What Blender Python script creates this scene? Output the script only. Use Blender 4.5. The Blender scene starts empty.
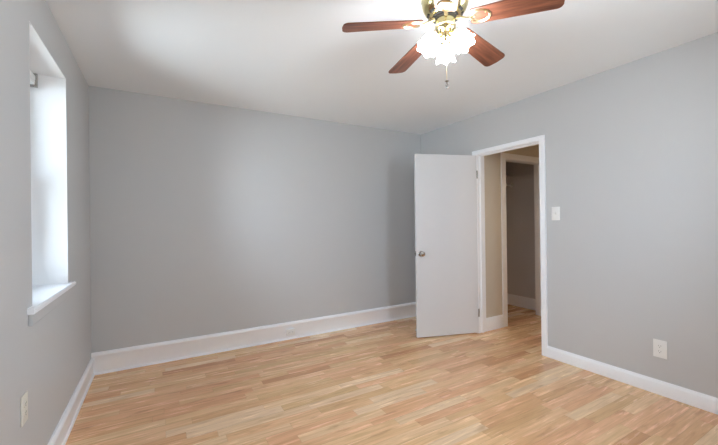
import bpy, bmesh, math, random
from mathutils import Matrix, Vector
PI = math.pi
random.seed(4)
S = bpy.context.scene
COL = S.collection

# ------------------------------------------------------------------ camera, world, exposure
L, R, B, H = -0.513, 3.176, 3.770, 2.500       # left / right / back wall planes, ceiling height
FR = -0.70                                     # front wall (behind the camera)
EYE = 1.283
f_px = 348.7
yaw, pitch, roll = 0.5219, 0.0014, -0.0126
fw = Vector((math.sin(yaw)*math.cos(pitch), math.cos(yaw)*math.cos(pitch), math.sin(pitch)))
r0 = Vector((math.cos(yaw), -math.sin(yaw), 0)); u0 = r0.cross(fw)
rt = math.cos(roll)*r0 + math.sin(roll)*u0
up = -math.sin(roll)*r0 + math.cos(roll)*u0
cd = bpy.data.cameras.new('camera'); cam = bpy.data.objects.new('camera', cd); COL.objects.link(cam)
cd.sensor_width = 36; cd.sensor_fit = 'HORIZONTAL'; cd.lens = 36*f_px/718; cd.clip_start = .02
M3 = Matrix((rt, up, -fw)).transposed()
cam.matrix_world = Matrix.Translation((0, 0, EYE)) @ M3.to_4x4()
S.camera = cam

W = bpy.data.worlds.new('world'); S.world = W; W.use_nodes = True
wn = W.node_tree; wn.nodes.clear()
tc = wn.nodes.new('ShaderNodeTexCoord'); sx = wn.nodes.new('ShaderNodeSeparateXYZ')
cr = wn.nodes.new('ShaderNodeValToRGB'); bg = wn.nodes.new('ShaderNodeBackground'); wo = wn.nodes.new('ShaderNodeOutputWorld')
mp = wn.nodes.new('ShaderNodeMapRange'); mp.inputs[1].default_value = -1
wn.links.new(tc.outputs['Generated'], sx.inputs[0]); wn.links.new(sx.outputs[2], mp.inputs[0]); wn.links.new(mp.outputs[0], cr.inputs[0])
e = cr.color_ramp.elements
e[0].position = .40; e[0].color = (.74, .81, .88, 1)
e[1].position = .56; e[1].color = (.79, .92, 1.10, 1)
wn.links.new(cr.outputs[0], bg.inputs[0]); bg.inputs[1].default_value = 13.0
wn.links.new(bg.outputs[0], wo.inputs[0])

vs = S.view_settings
S.display_settings.display_device = 'sRGB'
vs.view_transform = 'Standard'; vs.look = 'None'; vs.gamma = 1.0; vs.use_curve_mapping = False
vs.exposure = 0.47
S.cycles.max_bounces = 12; S.cycles.diffuse_bounces = 8; S.cycles.transparent_max_bounces = 12
S.cycles.caustics_reflective = False; S.cycles.caustics_refractive = False
S.cycles.sample_clamp_indirect = 8

# windows: (left wall) y0,y1,z0,z1 ; (right wall, near the camera; unseen, added for its light) y0,y1,z0,z1
W1 = (2.168, 2.912, .918, 2.246)
W2 = (-.58, .42, .80, 2.30)
W3 = (1.30, 2.15, 1.0, 2.20)   # unseen window added for fill light, front wall behind the camera: x0,x1,z0,z1
def portal(name, loc, rot, sx_, sy_):
    l = bpy.data.lights.new(name, 'AREA'); l.shape = 'RECTANGLE'; l.size = sx_; l.size_y = sy_
    l.cycles.is_portal = True
    o = bpy.data.objects.new(name, l); COL.objects.link(o); o.location = loc; o.rotation_euler = rot
portal('daylight_portal', (L-.34, (W1[0]+W1[1])/2, (W1[2]+W1[3])/2), (0, -PI/2, 0), W1[3]-W1[2], W1[1]-W1[0])
portal('daylight_portal', (R+.34, (W2[0]+W2[1])/2, (W2[2]+W2[3])/2), (0, PI/2, 0), W2[3]-W2[2], W2[1]-W2[0])

portal('daylight_portal', ((W3[0]+W3[1])/2, FR-.34, (W3[2]+W3[3])/2), (PI/2, 0, 0), W3[1]-W3[0], W3[3]-W3[2])

# ------------------------------------------------------------------ materials
def srgb(r, g, b):
    def c(v):
        v /= 255.
        return v/12.92 if v <= .04045 else ((v+.055)/1.055)**2.4
    return (c(r), c(g), c(b), 1)
def mat(name, col, rough=.5, metal=0., noise=0., nscale=30., bump=0., spec=.5, emit=0., ecol=None):
    m = bpy.data.materials.new(name); m.use_nodes = True
    nt = m.node_tree; p = nt.nodes['Principled BSDF']
    p.inputs['Base Color'].default_value = col; p.inputs['Roughness'].default_value = rough
    p.inputs['Metallic'].default_value = metal; p.inputs['Specular IOR Level'].default_value = spec
    if emit:
        p.inputs['Emission Color'].default_value = ecol or col; p.inputs['Emission Strength'].default_value = emit
    if noise or bump:
        t = nt.nodes.new('ShaderNodeTexCoord'); n = nt.nodes.new('ShaderNodeTexNoise')
        n.inputs['Scale'].default_value = nscale; n.inputs['Detail'].default_value = 4
        nt.links.new(t.outputs['Object'], n.inputs['Vector'])
        if noise:
            hs = nt.nodes.new('ShaderNodeHueSaturation'); hs.inputs['Color'].default_value = col
            mr = nt.nodes.new('ShaderNodeMapRange'); mr.inputs[3].default_value = 1-noise; mr.inputs[4].default_value = 1+noise
            nt.links.new(n.outputs['Fac'], mr.inputs[0]); nt.links.new(mr.outputs[0], hs.inputs['Value'])
            nt.links.new(hs.outputs[0], p.inputs['Base Color'])
        if bump:
            b = nt.nodes.new('ShaderNodeBump'); b.inputs['Strength'].default_value = bump; b.inputs['Distance'].default_value = .002
            nt.links.new(n.outputs['Fac'], b.inputs['Height']); nt.links.new(b.outputs[0], p.inputs['Normal'])
    return m

def floor_mat():
    m = bpy.data.materials.new('oak_laminate'); m.use_nodes = True
    nt = m.node_tree; N = nt.nodes; K = nt.links; p = N['Principled BSDF']
    def math_(op, a, b=None, c=None):
        n = N.new('ShaderNodeMath'); n.operation = op
        for i, v in enumerate((a, b, c)):
            if v is None: continue
            if isinstance(v, (int, float)): n.inputs[i].default_value = v
            else: K.new(v, n.inputs[i])
        return n.outputs[0]
    t = N.new('ShaderNodeTexCoord'); s = N.new('ShaderNodeSeparateXYZ'); K.new(t.outputs['Object'], s.inputs[0])
    X, Y = s.outputs[0], s.outputs[1]
    SW, SL = .078, .60
    rowf = math_('DIVIDE', Y, SW); row = math_('FLOOR', rowf); fy = math_('FRACT', rowf)
    w1 = N.new('ShaderNodeTexWhiteNoise'); w1.noise_dimensions = '1D'; K.new(row, w1.inputs['W'])
    xo = math_('ADD', math_('DIVIDE', X, SL), math_('MULTIPLY', w1.outputs['Value'], 7.31))
    cell = math_('FLOOR', xo); fx = math_('FRACT', xo)
    cv = N.new('ShaderNodeCombineXYZ'); K.new(row, cv.inputs[0]); K.new(cell, cv.inputs[1])
    w2 = N.new('ShaderNodeTexWhiteNoise'); w2.noise_dimensions = '2D'; K.new(cv.outputs[0], w2.inputs['Vector'])
    ramp = N.new('ShaderNodeValToRGB'); K.new(w2.outputs['Value'], ramp.inputs[0])
    el = ramp.color_ramp.elements
    el[0].position = 0; el[0].color = srgb(206, 150, 108)
    el[1].position = 1; el[1].color = srgb(246, 214, 176)
    for ps, c in ((.15, (226, 186, 138)), (.35, (230, 176, 134)), (.55, (242, 202, 154)), (.75, (238, 186, 144)), (.9, (244, 208, 162))):
        x = el.new(ps); x.color = srgb(*c)
    # grain: noise stretched along the boards, shifted per stave
    gv = N.new('ShaderNodeCombineXYZ')
    K.new(math_('ADD', math_('MULTIPLY', X, 3.2), math_('MULTIPLY', w2.outputs['Value'], 37.)), gv.inputs[0])
    K.new(math_('MULTIPLY', Y, 46.), gv.inputs[1]); K.new(math_('MULTIPLY', cell, 3.1), gv.inputs[2])
    g = N.new('ShaderNodeTexNoise'); g.inputs['Scale'].default_value = 1.0; g.inputs['Detail'].default_value = 5; g.inputs['Roughness'].default_value = .6
    g.inputs['Distortion'].default_value = .6
    K.new(gv.outputs[0], g.inputs['Vector'])
    gr = N.new('ShaderNodeMapRange'); gr.inputs[1].default_value = .33; gr.inputs[2].default_value = .68
    gr.inputs[3].default_value = .80; gr.inputs[4].default_value = 1.12
    K.new(g.outputs['Fac'], gr.inputs[0])
    # darker heartwood flecks
    g2v = N.new('ShaderNodeCombineXYZ')
    K.new(math_('ADD', math_('MULTIPLY', X, 4.5), math_('MULTIPLY', w2.outputs['Value'], 91.)), g2v.inputs[0])
    K.new(math_('MULTIPLY', Y, 22.), g2v.inputs[1]); K.new(math_('MULTIPLY', row, 1.7), g2v.inputs[2])
    g2 = N.new('ShaderNodeTexNoise'); g2.inputs['Scale'].default_value = 1.0; g2.inputs['Detail'].default_value = 3
    K.new(g2v.outputs[0], g2.inputs['Vector'])
    fl = N.new('ShaderNodeMapRange'); fl.inputs[1].default_value = .60; fl.inputs[2].default_value = .78
    fl.inputs[3].default_value = 0; fl.inputs[4].default_value = .55
    K.new(g2.outputs['Fac'], fl.inputs[0])
    mul = N.new('ShaderNodeMix'); mul.data_type = 'RGBA'; mul.blend_type = 'MULTIPLY'; mul.inputs[0].default_value = 1
    K.new(ramp.outputs[0], mul.inputs[6])
    gc = N.new('ShaderNodeCombineColor')
    K.new(gr.outputs[0], gc.inputs[0]); K.new(math_('POWER', gr.outputs[0], 1.25), gc.inputs[1]); K.new(math_('POWER', gr.outputs[0], 1.5), gc.inputs[2])
    K.new(gc.outputs[0], mul.inputs[7])
    mx = N.new('ShaderNodeMix'); mx.data_type = 'RGBA'; K.new(fl.outputs[0], mx.inputs[0]); K.new(mul.outputs[2], mx.inputs[6])
    mx.inputs[7].default_value = srgb(158, 100, 62)
    # seams: every stave faint, every third row (the real plank joint) a little stronger
    sy_ = math_('LESS_THAN', fy, .022); sx_ = math_('LESS_THAN', fx, .004)
    seam = math_('MULTIPLY', math_('MAXIMUM', sy_, sx_), .22)
    m3 = math_('LESS_THAN', math_('MODULO', math_('ADD', row, 300.), 3.), .5)
    seam2 = math_('MULTIPLY', math_('MULTIPLY', sy_, m3), .25)
    ms = N.new('ShaderNodeMix'); ms.data_type = 'RGBA'; K.new(math_('ADD', seam, seam2), ms.inputs[0]); K.new(mx.outputs[2], ms.inputs[6])
    ms.inputs[7].default_value = srgb(110, 70, 42)
    K.new(ms.outputs[2], p.inputs['Base Color'])
    rr = N.new('ShaderNodeMapRange'); rr.inputs[3].default_value = .20; rr.inputs[4].default_value = .32
    K.new(g.outputs['Fac'], rr.inputs[0]); K.new(rr.outputs[0], p.inputs['Roughness'])
    bp = N.new('ShaderNodeBump'); bp.inputs['Strength'].default_value = .02; bp.inputs['Distance'].default_value = .001
    K.new(g.outputs['Fac'], bp.inputs['Height']); K.new(bp.outputs[0], p.inputs['Normal'])
    return m

def blade_mat():
    m = bpy.data.materials.new('cherry_blade'); m.use_nodes = True
    nt = m.node_tree; N = nt.nodes; K = nt.links; p = N['Principled BSDF']
    t = N.new('ShaderNodeTexCoord'); mp_ = N.new('ShaderNodeMapping'); mp_.inputs['Scale'].default_value = (5, 70, 70)
    K.new(t.outputs['Object'], mp_.inputs[0])
    n = N.new('ShaderNodeTexNoise'); n.inputs['Scale'].default_value = 1; n.inputs['Detail'].default_value = 4; K.new(mp_.outputs[0], n.inputs['Vector'])
    r_ = N.new('ShaderNodeValToRGB'); K.new(n.outputs['Fac'], r_.inputs[0])
    r_.color_ramp.elements[0].position = .3; r_.color_ramp.elements[0].color = srgb(86, 48, 36)
    r_.color_ramp.elements[1].position = .75; r_.color_ramp.elements[1].color = srgb(150, 94, 70)
    K.new(r_.outputs[0], p.inputs['Base Color']); p.inputs['Roughness'].default_value = .38
    return m

def glass_mat():
    m = bpy.data.materials.new('window_glass'); m.use_nodes = True
    nt = m.node_tree; nt.nodes.clear()
    o = nt.nodes.new('ShaderNodeOutputMaterial'); mx = nt.nodes.new('ShaderNodeMixShader')
    t = nt.nodes.new('ShaderNodeBsdfTransparent'); t.inputs[0].default_value = (.96, .98, .97, 1)
    g = nt.nodes.new('ShaderNodeBsdfGlossy'); g.inputs['Roughness'].default_value = .02
    fr = nt.nodes.new('ShaderNodeFresnel'); fr.inputs[0].default_value = 1.45
    nt.links.new(fr.outputs[0], mx.inputs[0]); nt.links.new(t.outputs[0], mx.inputs[1]); nt.links.new(g.outputs[0], mx.inputs[2])
    nt.links.new(mx.outputs[0], o.inputs[0])
    return m

M = dict(
    wall=mat('grey_wall_paint', srgb(198, 199, 200), .42, noise=.012, nscale=3, bump=.03, spec=.35),
    ceil=mat('white_ceiling_paint', srgb(242, 246, 249), .8, noise=.01, nscale=4, bump=.03, spec=.2),
    trim=mat('white_trim_paint', srgb(246, 248, 252), .35, noise=.006, nscale=8),
    door=mat('white_door_paint', srgb(217, 217, 219), .38, noise=.01, nscale=5),
    reveal=mat('white_reveal_plaster', srgb(240, 240, 240), .6, noise=.008, nscale=6),
    hall=mat('beige_hall_paint', srgb(206, 196, 180), .5, noise=.012, nscale=4),
    closet=mat('grey_closet_paint', srgb(210, 208, 210), .6, noise=.015, nscale=4),
    hallceil=mat('cream_hall_ceiling', srgb(220, 212, 198), .8, noise=.01),
    floor=floor_mat(), blade=blade_mat(), glass=glass_mat(),
    brass=mat('polished_brass', srgb(222, 210, 158), .22, 1., noise=.02, nscale=12),
    palebrass=mat('pale_brass', srgb(230, 214, 176), .28, 1., noise=.02, nscale=12),
    dark=mat('dark_vent', srgb(34, 32, 28), .6, noise=.05),
    nickel=mat('satin_nickel', srgb(176, 174, 170), .26, 1., noise=.02, nscale=20),
    plastic=mat('white_plastic', srgb(240, 240, 238), .3, noise=.005),
    ivory=mat('ivory_plastic', srgb(226, 224, 214), .35, noise=.005),
    slot=mat('dark_slot', srgb(58, 56, 54), .6, noise=.03),
    rubber=mat('white_rubber', srgb(214, 212, 206), .7, noise=.02),
    shade=mat('frosted_glass_shade', srgb(250, 248, 244), .4, noise=.01, emit=38.0, ecol=(.98, .99, 1.02, 1)),
    bulb=mat('bulb_glow', srgb(255, 250, 240), .4, noise=.01, emit=30.0, ecol=(1, .96, .9, 1)),
    siding=mat('brick_sill_outside', srgb(170, 165, 158), .8, noise=.05),
)

# ------------------------------------------------------------------ mesh helpers
def box(bm, x0, y0, z0, x1, y1, z1, bev=0., seg=2):
    t = bmesh.new()
    bmesh.ops.create_cube(t, size=1)
    for v in t.verts:
        v.co = Vector(((x0+x1)/2+v.co.x*(x1-x0), (y0+y1)/2+v.co.y*(y1-y0), (z0+z1)/2+v.co.z*(z1-z0)))
    if bev: bmesh.ops.bevel(t, geom=t.edges[:], offset=bev, segments=seg, profile=.5, affect='EDGES')
    join(bm, t)
def join(bm, t, mtx=None):
    if mtx is not None: t.transform(mtx)
    me = bpy.data.meshes.new('tmp'); t.to_mesh(me); bm.from_mesh(me); bpy.data.meshes.remove(me); t.free()
def lathe(bm, prof, n=32, mtx=None, ruff=None):
    """prof: list of (r, z); closed caps where r == 0"""
    t = bmesh.new(); rings = []
    for i, (r, z) in enumerate(prof):
        if r < 1e-6: rings.append([t.verts.new((0, 0, z))]); continue
        ring = []
        for k in range(n):
            a = 2*PI*k/n; rr, zz = r, z
            if ruff: rr, zz = ruff(i, a, r, z)
            ring.append(t.verts.new((rr*math.cos(a), rr*math.sin(a), zz)))
        rings.append(ring)
    for a, b in zip(rings[:-1], rings[1:]):
        for k in range(n):
            k2 = (k+1) % n
            if len(a) == 1 and len(b) == 1: continue
            if len(a) == 1: t.faces.new((a[0], b[k], b[k2]))
            elif len(b) == 1: t.faces.new((a[k], a[k2], b[0]))
            else: t.faces.new((a[k], a[k2], b[k2], b[k]))
    bmesh.ops.recalc_face_normals(t, faces=t.faces[:])
    join(bm, t, mtx)
def prism(bm, poly, axis, a, b, mtx=None):
    """poly of 2D points extruded along axis between a and b. axis x:(y,z) y:(x,z) z:(x,y)"""
    t = bmesh.new()
    def P(u, v, w): return {'x': (w, u, v), 'y': (u, w, v), 'z': (u, v, w)}[axis]
    A = [t.verts.new(P(u, v, a)) for u, v in poly]; Bv = [t.verts.new(P(u, v, b)) for u, v in poly]
    n = len(poly); t.faces.new(A); t.faces.new(Bv[::-1])
    for i in range(n): t.faces.new((A[i], A[(i+1) % n], Bv[(i+1) % n], Bv[i]))
    bmesh.ops.recalc_face_normals(t, faces=t.faces[:])
    join(bm, t, mtx)
def tube(bm, pts, r, n=10):
    pts = [Vector(p) for p in pts]; t = bmesh.new(); rings = []
    for i, p in enumerate(pts):
        d = (pts[min(i+1, len(pts)-1)] - pts[max(i-1, 0)]).normalized()
        a = d.orthogonal().normalized()
        if rings:
            pa = prev - d*prev.dot(d); a = pa.normalized()
        prev = a; b = d.cross(a); rr = r[i] if isinstance(r, (list, tuple)) else r
        rings.append([t.verts.new(p + rr*(math.cos(2*PI*k/n)*a + math.sin(2*PI*k/n)*b)) for k in range(n)])
    for q, s in zip(rings[:-1], rings[1:]):
        for k in range(n): t.faces.new((q[k], q[(k+1) % n], s[(k+1) % n], s[k]))
    t.faces.new(rings[0][::-1]); t.faces.new(rings[-1])
    bmesh.ops.recalc_face_normals(t, faces=t.faces[:])
    join(bm, t)
def obj(name, bm, m, parent=None, smooth=False, loc=None, rot=None):
    me = bpy.data.meshes.new(name)
    bm.to_mesh(me); bm.free()
    me.materials.append(m)
    if smooth:
        me.polygons.foreach_set('use_smooth', [True]*len(me.polygons))
        try: me.set_sharp_from_angle(angle=math.radians(38))
        except Exception: pass
    me.update(); o = bpy.data.objects.new(name, me); COL.objects.link(o)
    if parent: o.parent = parent
    if loc: o.location = loc
    if rot: o.rotation_euler = rot
    return o
def tag(o, label, cat, group=None, kind=None):
    o['label'] = label; o['category'] = cat
    if group: o['group'] = group
    if kind: o['kind'] = kind
    return o
def thing(name, label, cat, loc=(0, 0, 0), rot=(0, 0, 0), group=None, kind=None):
    o = bpy.data.objects.new(name, None); COL.objects.link(o); o.empty_display_size = .1
    o.location = loc; o.rotation_euler = rot
    return tag(o, label, cat, group, kind)
def nb(): return bmesh.new()

# ------------------------------------------------------------------ shell
HX = 4.80            # far hall wall
CX, CY = 4.68, 3.80  # closet end wall, closet back wall
HY = 2.81            # hall wall with the closet doorway (faces the camera)
TH = .11             # partition thickness
D0, D1, DZ = 2.030, 2.790, 2.045      # bedroom door opening (y, y, head)
C0, C1 = 3.690, 4.450                 # closet opening (x, x)
HF = .55             # hall front end

b = nb(); box(b, L-.34, FR-.34, -.12, HX+.12, CY+.12, 0)
tag(obj('floor', b, M['floor']), 'honey oak strip laminate floor running through the doorway', 'floor', kind='structure')
b = nb(); box(b, L-.34, FR-.34, H, HX+.12, CY+.12, H+.12)
tag(obj('ceiling', b, M['ceil']), 'flat white painted ceiling above the grey room', 'ceiling', kind='structure')

b = nb(); T1 = .33
box(b, L-T1, FR-T1, 0, L, W1[0], H); box(b, L-T1, W1[1], 0, L, CY+.12, H)
box(b, L-T1, W1[0], 0, L, W1[1], W1[2]-.028); box(b, L-T1, W1[0], W1[3], L, W1[1], H)
tag(obj('wall_left', b, M['wall']), 'grey painted wall with the deep white window recess', 'wall', kind='structure')
b = nb(); box(b, L, B, 0, R+TH, B+.15, H)
tag(obj('wall_back', b, M['wall']), 'wide plain grey wall facing the camera', 'wall', kind='structure')
b = nb()
box(b, R, FR-T1, 0, R+T1, W2[0], H); box(b, R, W2[0], 0, R+T1, W2[1], W2[2]-.028); box(b, R, W2[0], W2[3], R+T1, W2[1], H)
box(b, R, W2[1], 0, R+T1, HF-.1, H)
box(b, R, HF-.1, 0, R+TH/2, D0-.02, H); box(b, R, D1+.02, 0, R+TH/2, B, H); box(b, R, D0-.02, DZ+.02, R+TH/2, D1+.02, H)
tag(obj('wall_right', b, M['wall']), 'light grey wall with the open doorway and light switch', 'wall', kind='structure')
b = nb()
box(b, L, FR-T1, 0, W3[0], FR, H); box(b, W3[1], FR-T1, 0, R, FR, H)
box(b, W3[0], FR-T1, 0, W3[1], FR, W3[2]-.028); box(b, W3[0], FR-T1, W3[3], W3[1], FR, H)
tag(obj('wall_front', b, M['wall']), 'plain grey wall behind the camera', 'wall', kind='structure')
# hall side of the partition, hall walls, closet walls
b = nb()
box(b, R+TH/2, HF-.1, 0, R+TH, D0-.02, H); box(b, R+TH/2, D0-.02, DZ+.02, R+TH, D1+.02, H); box(b, R+TH/2, D1+.02, 0, R+TH, CY, H)
tag(obj('wall_hall_near', b, M['hall']), 'beige hall side of the doorway partition', 'wall', kind='structure')
b = nb()
box(b, R+TH, HY, 0, C0-.02, HY+TH/2, H); box(b, C0-.02, HY, DZ+.02, C1+.02, HY+TH/2, H); box(b, C1+.02, HY, 0, HX, HY+TH/2, H)
tag(obj('wall_hall_side', b, M['hall']), 'beige hall wall around the closet opening', 'wall', kind='structure')
b = nb()
box(b, R+TH, HY+TH/2, 0, C0-.02, HY+TH, H); box(b, C0-.02, HY+TH/2, DZ+.02, C1+.02, HY+TH, H); box(b, C1+.02, HY+TH/2, 0, HX, HY+TH, H)
box(b, CX, HY+TH, 0, HX, CY, H); box(b, R+TH, CY, 0, HX, CY+.12, H)
tag(obj('wall_closet', b, M['closet']), 'dark grey walls inside the closet beyond the hall', 'wall', kind='structure')
b = nb(); box(b, HX, HF-.1, 0, HX+.12, CY+.12, H); box(b, R+TH, HF-.1, 0, HX, HF, H)
tag(obj('wall_hall_far', b, M['hall']), 'beige far walls of the small hall', 'wall', kind='structure')

# baseboards -------------------------------------------------------
def bb_profile(h, t=.018, bead=True):
    # (offset from wall, z)
    if bead:
        return [(0, 0), (t+.006, 0), (t+.006, .010), (t+.003, .016), (t-.003, .018), (t-.003, h-.040), (t, h-.036), (t+.003, h-.030), (t+.003, h-.020), (t-.002, h-.010), (t-.007, h-.004), (t-.010, h), (0, h)]
    return [(0, 0), (t, 0), (t, h-.022), (t-.003, h-.016), (t-.008, h-.006), (t-.011, h), (0, h)]
def baseboard(name, label, segs):
    b = nb()
    for wall, pos, a, c, h, bead in segs:
        pr = bb_profile(h, bead=bead)
        if wall == 'y-': prism(b, [(pos-o, z) for o, z in pr], 'x', a, c)     # on a wall facing -y
        if wall == 'y+': prism(b, [(pos+o, z) for o, z in pr], 'x', a, c)
        if wall == 'x+': prism(b, [(pos+o, z) for o, z in pr], 'y', a, c)
        if wall == 'x-': prism(b, [(pos-o, z) for o, z in pr], 'y', a, c)
    return tag(obj(name, b, M['trim'], smooth=True), label, 'baseboard', kind='structure')
baseboard('baseboard_back', 'tall white beaded baseboard along the wide grey wall', [('y-', B, L, R, .190, True)])
baseboard('baseboard_left', 'white beaded baseboard under the window wall', [('x+', L, FR, B, .150, True)])
baseboard('baseboard_right', 'low white baseboard along the light switch wall', [('x-', R, FR, D0-.055, .102, False), ('x-', R, D1+.055, B, .102, False)])
baseboard('baseboard_front', 'white baseboard along the wall behind the camera', [('y+', FR, L, R, .150, True)])
baseboard('baseboard_hall', 'white baseboard on the beige hall wall', [('y-', HY, R+TH, C0-.085, .150, False), ('y-', HY, C1+.085, HX, .150, False), ('x-', HX, HF, HY, .150, False)])
baseboard('baseboard_closet', 'white baseboard inside the closet', [('x-', CX, HY+TH, CY, .160, False), ('y-', CY, R+TH, CX, .160, False)])

# bedroom door frame (casing + jamb + stop) -----------------------------------
b = nb(); cw = .052; ct = .018
def casing_x(b, px, d):   # on plane x=px protruding in direction d
    x0, x1 = sorted((px, px+d*ct))
    box(b, x0, D0-.005-cw, 0, x1, D0-.005, DZ+.005)
    box(b, x0, D1+.005, 0, x1, D1+.005+cw, DZ+.005)
    box(b, x0, D0-.005-cw, DZ+.005, x1, D1+.005+cw, DZ+.005+cw-.008, .003)
casing_x(b, R, -1); casing_x(b, R+TH, 1)
box(b, R, D0-.02, 0, R+TH, D0, DZ); box(b, R, D1, 0, R+TH, D1+.02, DZ); box(b, R, D0-.02, DZ, R+TH, D1+.02, DZ+.02)
box(b, R+.042, D0, 0, R+.075, D0+.011, DZ, .002); box(b, R+.042, D1-.011, 0, R+.075, D1, DZ, .002); box(b, R+.042, D0, DZ-.012, R+.075, D1, DZ, .002)
tag(obj('trim_1', b, M['trim']), 'white casing and jamb around the open doorway', 'door frame', kind='structure')
# closet opening frame
b = nb(); kw = .075
for sy, d in ((HY, -1), (HY+TH, 1)):
    y0, y1 = sorted((sy, sy+d*.016))
    box(b, C0-.005-kw, y0, 0, C0-.005, y1, DZ+.005); box(b, C1+.005, y0, 0, C1+.005+kw, y1, DZ+.005)
    box(b, C0-.005-kw, y0, DZ+.005, C1+.005+kw, y1, DZ+kw-.004, .003)
box(b, C0-.02, HY, 0, C0, HY+TH, DZ); box(b, C1, HY, 0, C1+.02, HY+TH, DZ); box(b, C0-.02, HY, DZ, C1+.02, HY+TH, DZ+.02)
tag(obj('trim_2', b, M['trim']), 'white casing around the closet opening in the hall', 'door frame', kind='structure')

# ------------------------------------------------------------------ windows
def window(name, label, width, z0, z1, loc, rotz, depth=.33, sill_over=.03, horn=(.075, .075)):
    """local: opening spans x in [0,width]; room at -y; outside at +y; reveal from y=0 to y=depth"""
    root = thing(name, label, 'window', loc, (0, 0, rotz), kind='structure')
    h = z1-z0
    b = nb(); t = .010                                       # plaster reveal lining
    box(b, 0, 0, z0, t*.2, depth-.13, z1); box(b, width-t*.2, 0, z0, width, depth-.13, z1); box(b, 0, 0, z1-t*.2, width, depth-.13, z1)
    obj('reveal', b, M['reveal'], root)
    b = nb(); y0, y1 = depth-.13, depth-.02; fw_ = .035      # frame
    box(b, 0, y0, z0, fw_, y1, z1, .003); box(b, width-fw_, y0, z0, width, y1, z1, .003)
    box(b, 0, y0, z1-fw_, width, y1, z1, .003); box(b, 0, y0, z0, width, y1, z0+.02, .003)
    obj('window_frame', b, M['trim'], root)
    zm = (z0+z1)/2
    for nm, a, c, yy in (('lower_sash', z0+.02, zm+.02, y0+.015), ('upper_sash', zm-.02, z1-fw_, y0+.058)):
        b = nb(); s = .045
        box(b, fw_, yy, a, fw_+s, yy+.038, c, .004); box(b, width-fw_-s, yy, a, width-fw_, yy+.038, c, .004)
        box(b, fw_, yy, a, width-fw_, yy+.038, a+(.06 if nm[0] == 'l' else .04), .004); box(b, fw_, yy, c-.04, width-fw_, yy+.038, c, .004)
        so = obj(nm, b, M['trim'], root)
        b = nb(); box(b, fw_+s-.006, yy+.016, a+.035, width-fw_-s+.006, yy+.021, c-.035); obj('pane', b, M['glass'], so)
        if nm[0] == 'l':
            b = nb(); box(b, width/2-.03, yy-.006, c-.004, width/2+.03, yy+.022, c+.008, .003); tube(b, [(width/2-.02, yy+.008, c+.012), (width/2+.03, yy-.004, c+.014)], .005)
            obj('sash_lock', b, M['palebrass'], so)
    b = nb()                                                 # stool with horns, apron below
    prism(b, [(-horn[0], -sill_over), (width+horn[1], -sill_over), (width+horn[1], 0), (width, 0), (width, y0), (0, y0), (0, 0), (-horn[0], 0)], 'z', z0-.028, z0)
    bmesh.ops.bevel(b, geom=[e_ for e_ in b.edges if all(abs(v.co.y+sill_over) < 1e-5 for v in e_.verts)], offset=.006, segments=3, affect='EDGES')
    obj('window_sill', b, M['trim'], root)
    b = nb(); box(b, -horn[0]+.012, -.016, z0-.028-.055, width+horn[1]-.012, 0, z0-.028, .004); obj('apron', b, M['wall'], root)
    b = nb(); box(b, -.03, depth-.02, z0-.06, width+.03, depth+.05, z0-.0, .004); obj('outside_sill', b, M['siding'], root)
    return root
window('window_1', 'deep white window recess on the left wall with white sill', W1[1]-W1[0], W1[2], W1[3], (L, W1[0], 0), PI/2)
window('added_window_right', 'unseen white sash window added on the right wall to light the room', W2[1]-W2[0], W2[2], W2[3], (R, W2[1], 0), -PI/2)
window('added_window_front', 'unseen white sash window added behind the camera to light the room', W3[1]-W3[0], W3[2], W3[3], (W3[1], FR, 0), PI)

# raised mini blind in the window recess
wb = thing('window_blind', 'white raised blind tucked under the top of the window recess', 'blind', (L, W1[0], W1[3]), (0, 0, PI/2))
ww = W1[1]-W1[0]
b = nb(); box(b, .006, .145, -.046, ww-.012, .185, -.016, .004); obj('headrail', b, M['plastic'], wb)
for xx in (.003, ww-.021):
    b = nb(); box(b, xx, .136, -.088, xx+.016, .190, -.002, .002); obj('bracket', b, M['nickel'], wb)
b = nb()
for k in range(5): box(b, .020, .146, -.050-.003*k, ww-.022, .184, -.0485-.003*k)
obj('slat_stack', b, M['plastic'], wb)
b = nb(); box(b, .012, .147, -.076, ww-.022, .183, -.064, .003); obj('bottom_rail', b, M['plastic'], wb)
b = nb(); tube(b, [(.09, .133, -.045), (.09, .128, -.08), (.09, .126, -.55)], .0035); obj('tilt_wand', b, M['plastic'], wb, smooth=True)

# ------------------------------------------------------------------ the door leaf
ang = math.atan2(3.020-2.782, 2.440-3.174)        # direction from hinge to free edge
dr = thing('door_1', 'plain white flush door standing open against the grey corner', 'door', (3.166, 2.784, 0), (0, 0, ang), kind='structure')
# local x runs from hinge to free edge; camera side is local +y (left of travel direction)? -> computed below
dw, dt = .742, .035
side = 1 if (Matrix.Rotation(ang, 3, 'Z') @ Vector((0, 1, 0))).dot(Vector((-1, -1, 0))) > 0 else -1   # sign of the camera-side normal
yb = -side*dt
b = nb(); box(b, .004, min(0, yb), .012, dw+.004, max(0, yb), 2.038, .0025); obj('leaf', b, M['door'], dr)
for s, o0 in ((side, 0), (-side, yb)):
    kx = dw-.050; kz = .935
    m = Matrix.Translation((kx, o0, kz)) @ Matrix.Rotation(-s*PI/2, 4, 'X')
    b = nb(); lathe(b, [(0, .0), (.031, .0), (.031, .004), (.026, .009), (.012, .010), (.0, .010)], 28, m); rs = obj('rosette', b, M['nickel'], dr, smooth=True)
    b = nb(); lathe(b, [(0, .009), (.011, .009), (.010, .024), (.016, .030), (.025, .038), (.028, .048), (.026, .058), (.017, .065), (.006, .067), (0, .067)], 28, m); kb = obj('knob', b, M['nickel'], dr, smooth=True)
    b = nb(); lathe(b, [(0, .0668), (.006, .0668), (.006, .0690), (0, .0690)], 14, m); obj('lock_button', b, M['slot'], kb, smooth=True)
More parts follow.
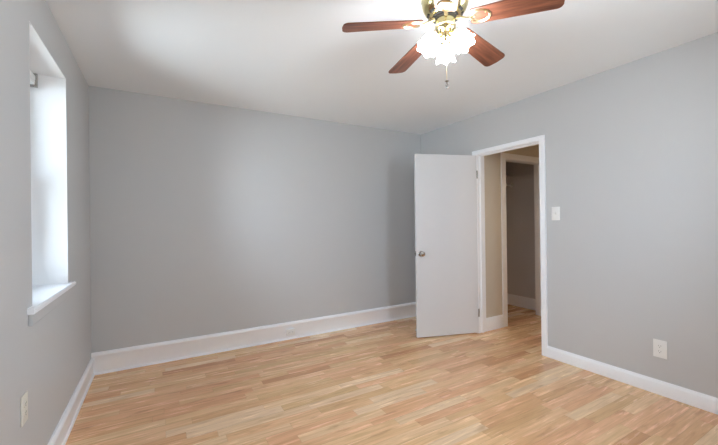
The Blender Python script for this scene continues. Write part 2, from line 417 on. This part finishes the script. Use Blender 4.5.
b = nb(); box(b, dw+.003, yb/2-.012, .935-.028, dw+.0056, yb/2+.012, .935+.028, .001); box(b, dw+.004, yb/2-.007, .935-.008, dw+.016, yb/2+.007, .935+.008, .003); obj('latch_plate', b, M['nickel'], dr)
for z in (.24, 1.82):
    b = nb(); tube(b, [(0, side*.006, z-.045), (0, side*.006, z+.045)], .0065, 12); box(b, .002, min(0, yb)+.003, z-.043, .0045, max(0, yb), z+.043); obj('hinge', b, M['nickel'], dr, smooth=True)
b = nb(); m = Matrix.Translation((dw-.03, yb, .06)) @ Matrix.Rotation(side*PI/2, 4, 'X')
lathe(b, [(0, 0), (.013, 0), (.013, .004), (.006, .007), (.006, .075), (0, .075)], 16, m); ds = obj('door_stop', b, M['nickel'], dr, smooth=True)
b = nb(); lathe(b, [(0, .074), (.009, .074), (.010, .080), (.010, .090), (.007, .094), (0, .094)], 16, m); obj('rubber_tip', b, M['rubber'], ds, smooth=True)

# ------------------------------------------------------------------ closet fittings
b = nb(); box(b, R+TH+.02, CY-.36, 1.955, CX, CY, 1.975, .002)
sh = tag(obj('closet_shelf', b, M['closet']), 'dark grey closet shelf above the hanging rod', 'shelf')
b = nb(); box(b, CX-.019, HY+TH+.12, 1.895, CX, CY, 1.955, .002); obj('shelf_cleat', b, M['closet'], sh)
cr_ = thing('closet_rod', 'white closet rod seen through the doorway, held by a round flange', 'closet rod', (CX, 3.45, 1.83))
b = nb(); tube(b, [(-(CX-R-TH-.04), 0, 0), (-.004, 0, 0)], .015, 18); obj('rod', b, M['trim'], cr_, smooth=True)
b = nb(); lathe(b, [(0, 0), (.033, 0), (.033, .004), (.024, .008), (.021, .026), (.0155, .026), (.0155, .008), (0, .008)], 24, Matrix.Rotation(-PI/2, 4, 'Y')); obj('flange', b, M['plastic'], cr_, smooth=True)

# ------------------------------------------------------------------ switch and outlets
def plate(b, w=.075, h=.120, t=.006):
    box(b, -w/2, 0, -h/2, w/2, t, h/2, .0025, 3)
def receptacles(root, pm, horizontal=False):
    for s in (-1, 1):
        b = nb(); c = s*.0195
        pts = []
        for k in range(28):
            a = 2*PI*k/28; x, z = .0175*math.cos(a), max(-.0135, min(.0135, .0175*math.sin(a)))
            pts.append((x, z+c))
        if horizontal: pts = [(z, x) for x, z in pts]
        prism(b, pts, 'y', .004, .0085)
        rc = obj('receptacle', b, pm, root)
        b = nb()
        for q in ((-.0075, .004, .0018, .0045), (.0055, .004, .0018, .0038)):
            x, z, w, h = q
            if horizontal: box(b, c+z-h, .008, x, c+z+h, .0088, x+w)
            else: box(b, x, .008, c+z-h, x+w, .0088, c+z+h)
        gx, gz = (c-.007, 0) if horizontal else (0, c-.007)
        lathe(b, [(0, 0), (.0024, 0), (.0024, .0008), (0, .0008)], 12, Matrix.Translation((gx, .008, gz)) @ Matrix.Rotation(-PI/2, 4, 'X'))
        obj('slots', b, M['slot'], rc)
def screw(root, x, z, pm):
    b = nb(); lathe(b, [(0, 0), (.0036, 0), (.0034, .0012), (0, .0018)], 14, Matrix.Translation((x, .0058, z)) @ Matrix.Rotation(-PI/2, 4, 'X')); obj('screw', b, pm, root, smooth=True)
def outlet(label, loc, rotz, pm, horizontal=False, w=.078, h=.125):
    t = thing('wall_outlet', label, 'outlet', loc, (0, 0, rotz))
    b = nb(); plate(b, h if horizontal else w, w if horizontal else h); obj('cover_plate', b, pm, t, smooth=True)
    receptacles(t, pm, horizontal); screw(t, 0, 0, pm)
    return t
outlet('white double outlet low on the light grey right wall', (R, 1.121, .334), PI/2, M['plastic'], w=.082, h=.130)
outlet('ivory double outlet low on the left wall near the camera', (L, 2.030, .500), -PI/2, M['ivory'])
bo = outlet('small white double outlet set sideways on the tall back baseboard', (1.258, B-.0152-.020, .083), PI, M['plastic'], True, .066, .098)
b = nb(); box(b, -.047, -.0205, -.031, .047, .001, .031, .003); obj('back_box', b, M['plastic'], bo)
sw = thing('light_switch', 'white toggle light switch on the right wall beside the doorway', 'switch', (R, 1.880, 1.347), (0, 0, PI/2))
b = nb(); plate(b, .078, .124); obj('cover_plate', b, M['plastic'], sw, smooth=True)
b = nb(); box(b, -.0055, .004, -.013, .0055, .0068, .013, .001)
prism(b, [(.005, -.010), (.008, -.009), (.017, .006), (.016, .011), (.006, .010)], 'x', -.004, .004); obj('toggle', b, M['plastic'], sw)
for z in (-.030, .030): screw(sw, 0, z, M['plastic'])

# ------------------------------------------------------------------ ceiling fan
FX, FY = 1.304, 1.341
fan = thing('ceiling_fan', 'brass ceiling fan with five cherry blades and lit tulip shades', 'ceiling fan', (FX, FY, H))
z_ = lambda z: z-H
b = nb(); lathe(b, [(0, 0), (.098, 0), (.098, -.012), (.090, -.022), (.072, -.026), (0, -.026)], 48); obj('canopy', b, M['brass'], fan, smooth=True)
b = nb(); lathe(b, [(.070, -.024), (.105, -.028), (.118, -.036), (.122, -.050), (.122, -.066), (.118, -.074), (.119, -.080), (.116, -.100), (.105, -.122), (.090, -.138), (.076, -.148), (.072, -.150), (0, -.150)], 56)
mh = obj('motor_housing', b, M['brass'], fan, smooth=True)
for k in range(10):
    a = 2*PI*(k+.5)/10; b = nb(); t = bmesh.new()
    box(t, -.016, -.003, -.007, .016, .003, .007, .002)
    join(b, t, Matrix.Rotation(a, 4, 'Z') @ Matrix.Translation((0, .0865, -.141)) @ Matrix.Rotation(-.75, 4, 'X'))
    obj('vent', b, M['dark'], mh)
b = nb(); lathe(b, [(0, -.149), (.064, -.149), (.066, -.154), (.060, -.160), (.060, -.166), (0, -.166)], 40); obj('rotor_plate', b, M['dark'], fan, smooth=True)
b = nb(); lathe(b, [(0, -.165), (.046, -.165), (.050, -.170), (.050, -.214), (.047, -.222), (.038, -.230), (.028, -.236), (.028, -.262), (.022, -.274), (.010, -.280), (.007, -.290), (0, -.292)], 40)
sh_ = obj('switch_housing', b, M['brass'], fan, smooth=True)
b = nb(); lathe(b, [(.0502, -.198), (.0535, -.201), (.0535, -.205), (.0502, -.208)], 40); obj('band', b, M['palebrass'], sh_, smooth=True)
PH = 155.05; DROOP = math.atan2(.037, .41); PITCH = math.radians(12)
blade_len0, blade_len1 = .125, .536
def blade_outline():
    pts = []; w0, w1, rc, r1 = .052, .066, .02, .03
    L0, L1 = blade_len0, blade_len1
    # root corners then tip corners, rounded
    def arc(cx, cy, r, a0, a1, n=7): return [(cx+r*math.cos(a0+(a1-a0)*i/n), cy+r*math.sin(a0+(a1-a0)*i/n)) for i in range(n+1)]
    pts += arc(L0+rc, -w0+rc, rc, PI*1.5, PI, 6)[::-1]
    pts += arc(L1-r1, -w1+r1, r1, -PI/2, 0)
    pts += [(L1+.004, 0)]
    pts += arc(L1-r1, w1-r1, r1, 0, PI/2)
    pts += arc(L0+rc, w0-rc, rc, PI/2, PI, 6)
    return pts
proto = None
def make_blade():
    b = nb(); prism(b, blade_outline(), 'z', -.003, .003)
    bmesh.ops.bevel(b, geom=[e_ for e_ in b.edges if abs(e_.verts[0].co.z-e_.verts[1].co.z) < 1e-6], offset=.0012, segments=2, affect='EDGES')
    bl = obj('blade', b, M['blade'], fan)
    # blade iron: oval medallion ring under the blade with an arm running up to the rotor
    b = nb(); n = 40; ring = []
    t = bmesh.new(); prof = [(.0, -.0035), (.007, -.010), (.013, -.0055), (.013, -.0032), (0, -.0032)]
    rings = []
    for k in range(n):
        a = 2*PI*k/n; ca, sa = math.cos(a), math.sin(a)
        rings.append([t.verts.new((.178+(.050-.013/2+o-.006)*ca, (.036+o-.006)*sa, z)) for o, z in prof])
    for k in range(n):
        q, s = rings[k], rings[(k+1) % n]
        for i in range(len(prof)): t.faces.new((q[i], q[(i+1) % 5], s[(i+1) % 5], s[i]))
    bmesh.ops.recalc_face_normals(t, faces=t.faces[:]); join(b, t)
    tube(b, [(.132, 0, -.006), (.110, 0, -.003), (.085, 0, .006), (.058, 0, .016)], [.008, .0075, .008, .010], 12)
    for dx, dy in ((.148, 0), (.205, .016), (.205, -.016)):
        lathe(b, [(0, -.0032), (.005, -.0032), (.0045, -.006), (0, -.007)], 12, Matrix.Translation((dx, dy, 0)))
    ir = obj('blade_iron', b, M['palebrass'], bl, smooth=True)
    return bl, ir
bl0, ir0 = make_blade()
for k in range(5):
    if k == 0: bl = bl0
    else:
        bl = bl0.copy(); COL.objects.link(bl); bl.parent = fan
        ir = ir0.copy(); COL.objects.link(ir); ir.parent = bl
    a = math.radians(PH-72*k)
    mt = Matrix.Rotation(a, 4, 'Z') @ Matrix.Translation((0, 0, z_(2.3205))) @ Matrix.Rotation(DROOP, 4, 'Y') @ Matrix.Rotation(-PITCH, 4, 'X')
    bl.matrix_local = mt
# light kit: three ruffled tulip shades
def shade_mesh():
    b = nb()
    prof = [(.017, 0), (.024, -.004), (.038, -.016), (.046, -.034), (.048, -.052), (.046, -.066), (.047, -.078), (.053, -.088)]
    inner = [(r-.003, z) for r, z in prof[::-1]]
    full = prof + inner; np_ = len(prof)
    def ruff(i, a, r, z):
        j = i if i < np_ else len(full)-1-i
        w = max(0, (j-3)/4.)
        return r*(1+.05*w*math.cos(6*a)), z-.006*w*math.cos(6*a)
    lathe(b, full, 64, None, ruff)
    return b
va = math.atan2(FY, FX)
for k in range(3):
    a = va + 2*PI*k/3
    tilt = math.radians(36)
    base = Matrix.Rotation(a, 4, 'Z') @ Matrix.Translation((.058, 0, z_(2.240))) @ Matrix.Rotation(-tilt, 4, 'Y')
    b = nb(); tube(b, [(.024, 0, -.246), (.034, 0, -.246), (.048, 0, -.251), (.060, 0, -.262)], .008, 12)
    t = bmesh.new(); lathe(t, [(0, .006), (.018, .006), (.022, 0), (.022, -.012), (.018, -.013), (0, -.013)], 24)
    t.transform(Matrix.Translation((.058, 0, z_(2.240))) @ Matrix.Rotation(-tilt, 4, 'Y'))
    join(b, t)
    ho = obj('lamp_holder', b, M['brass'], fan, smooth=True, rot=(0, 0, a))
    sd = obj('lamp_shade', shade_mesh(), M['shade'], fan, smooth=True); sd.matrix_local = base
    b = nb(); lathe(b, [(0, -.012), (.012, -.014), (.013, -.030), (.022, -.050), (.026, -.066), (.021, -.082), (.010, -.090), (0, -.092)], 24)
    obj('bulb', b, M['bulb'], sd, smooth=True)
ch = nb(); tube(ch, [(0, 0, -.286), (0, 0, -.480)], .0013, 6)
for k in range(26): lathe(ch, [(0, .0022), (.0020, 0), (0, -.0022)], 6, Matrix.Translation((0, 0, -.290-.0072*k)))
pc = obj('pull_chain', ch, M['palebrass'], fan, loc=(.004, -.002, 0))
b = nb(); lathe(b, [(0, -.478), (.004, -.480), (.010, -.483), (.010, -.486), (.004, -.489), (.0035, -.496), (.007, -.506), (.008, -.514), (.005, -.522), (0, -.524)], 16); obj('pull_fob', b, M['nickel'], pc, smooth=True)

# added hall pendant (unseen round the corner; warms the hall, shade cuts light above)
hl = thing('added_pendant', 'unseen warm pendant added under a metal shade to light the beige hall', 'pendant lamp', (3.66, 1.30, H))
b = nb(); lathe(b, [(0, 0), (.055, 0), (.055, -.012), (.02, -.03), (0, -.03)], 28); obj('ceiling_rose', b, M['palebrass'], hl, smooth=True)
b = nb(); tube(b, [(0, 0, -.028), (0, 0, -.38)], .004, 8); obj('cord', b, M['dark'], hl, smooth=True)
b = nb(); lathe(b, [(.016, -.285), (.030, -.300), (.075, -.320), (.165, -.405), (.163, -.407), (.073, -.324), (.028, -.304), (.014, -.287)], 40); obj('lamp_shade', b, M['palebrass'], hl, smooth=True, loc=(0, 0, -.07))
b = nb(); lathe(b, [(0, -.30), (.013, -.30), (.014, -.33), (.030, -.36), (.040, -.39), (.032, -.42), (.014, -.434), (0, -.437)], 24)
obj('bulb', b, mat('added_warm_bulb', srgb(250, 240, 222), .4, noise=.01, emit=165.0, ecol=(1, .80, .58, 1)), hl, smooth=True, loc=(0, 0, -.055))
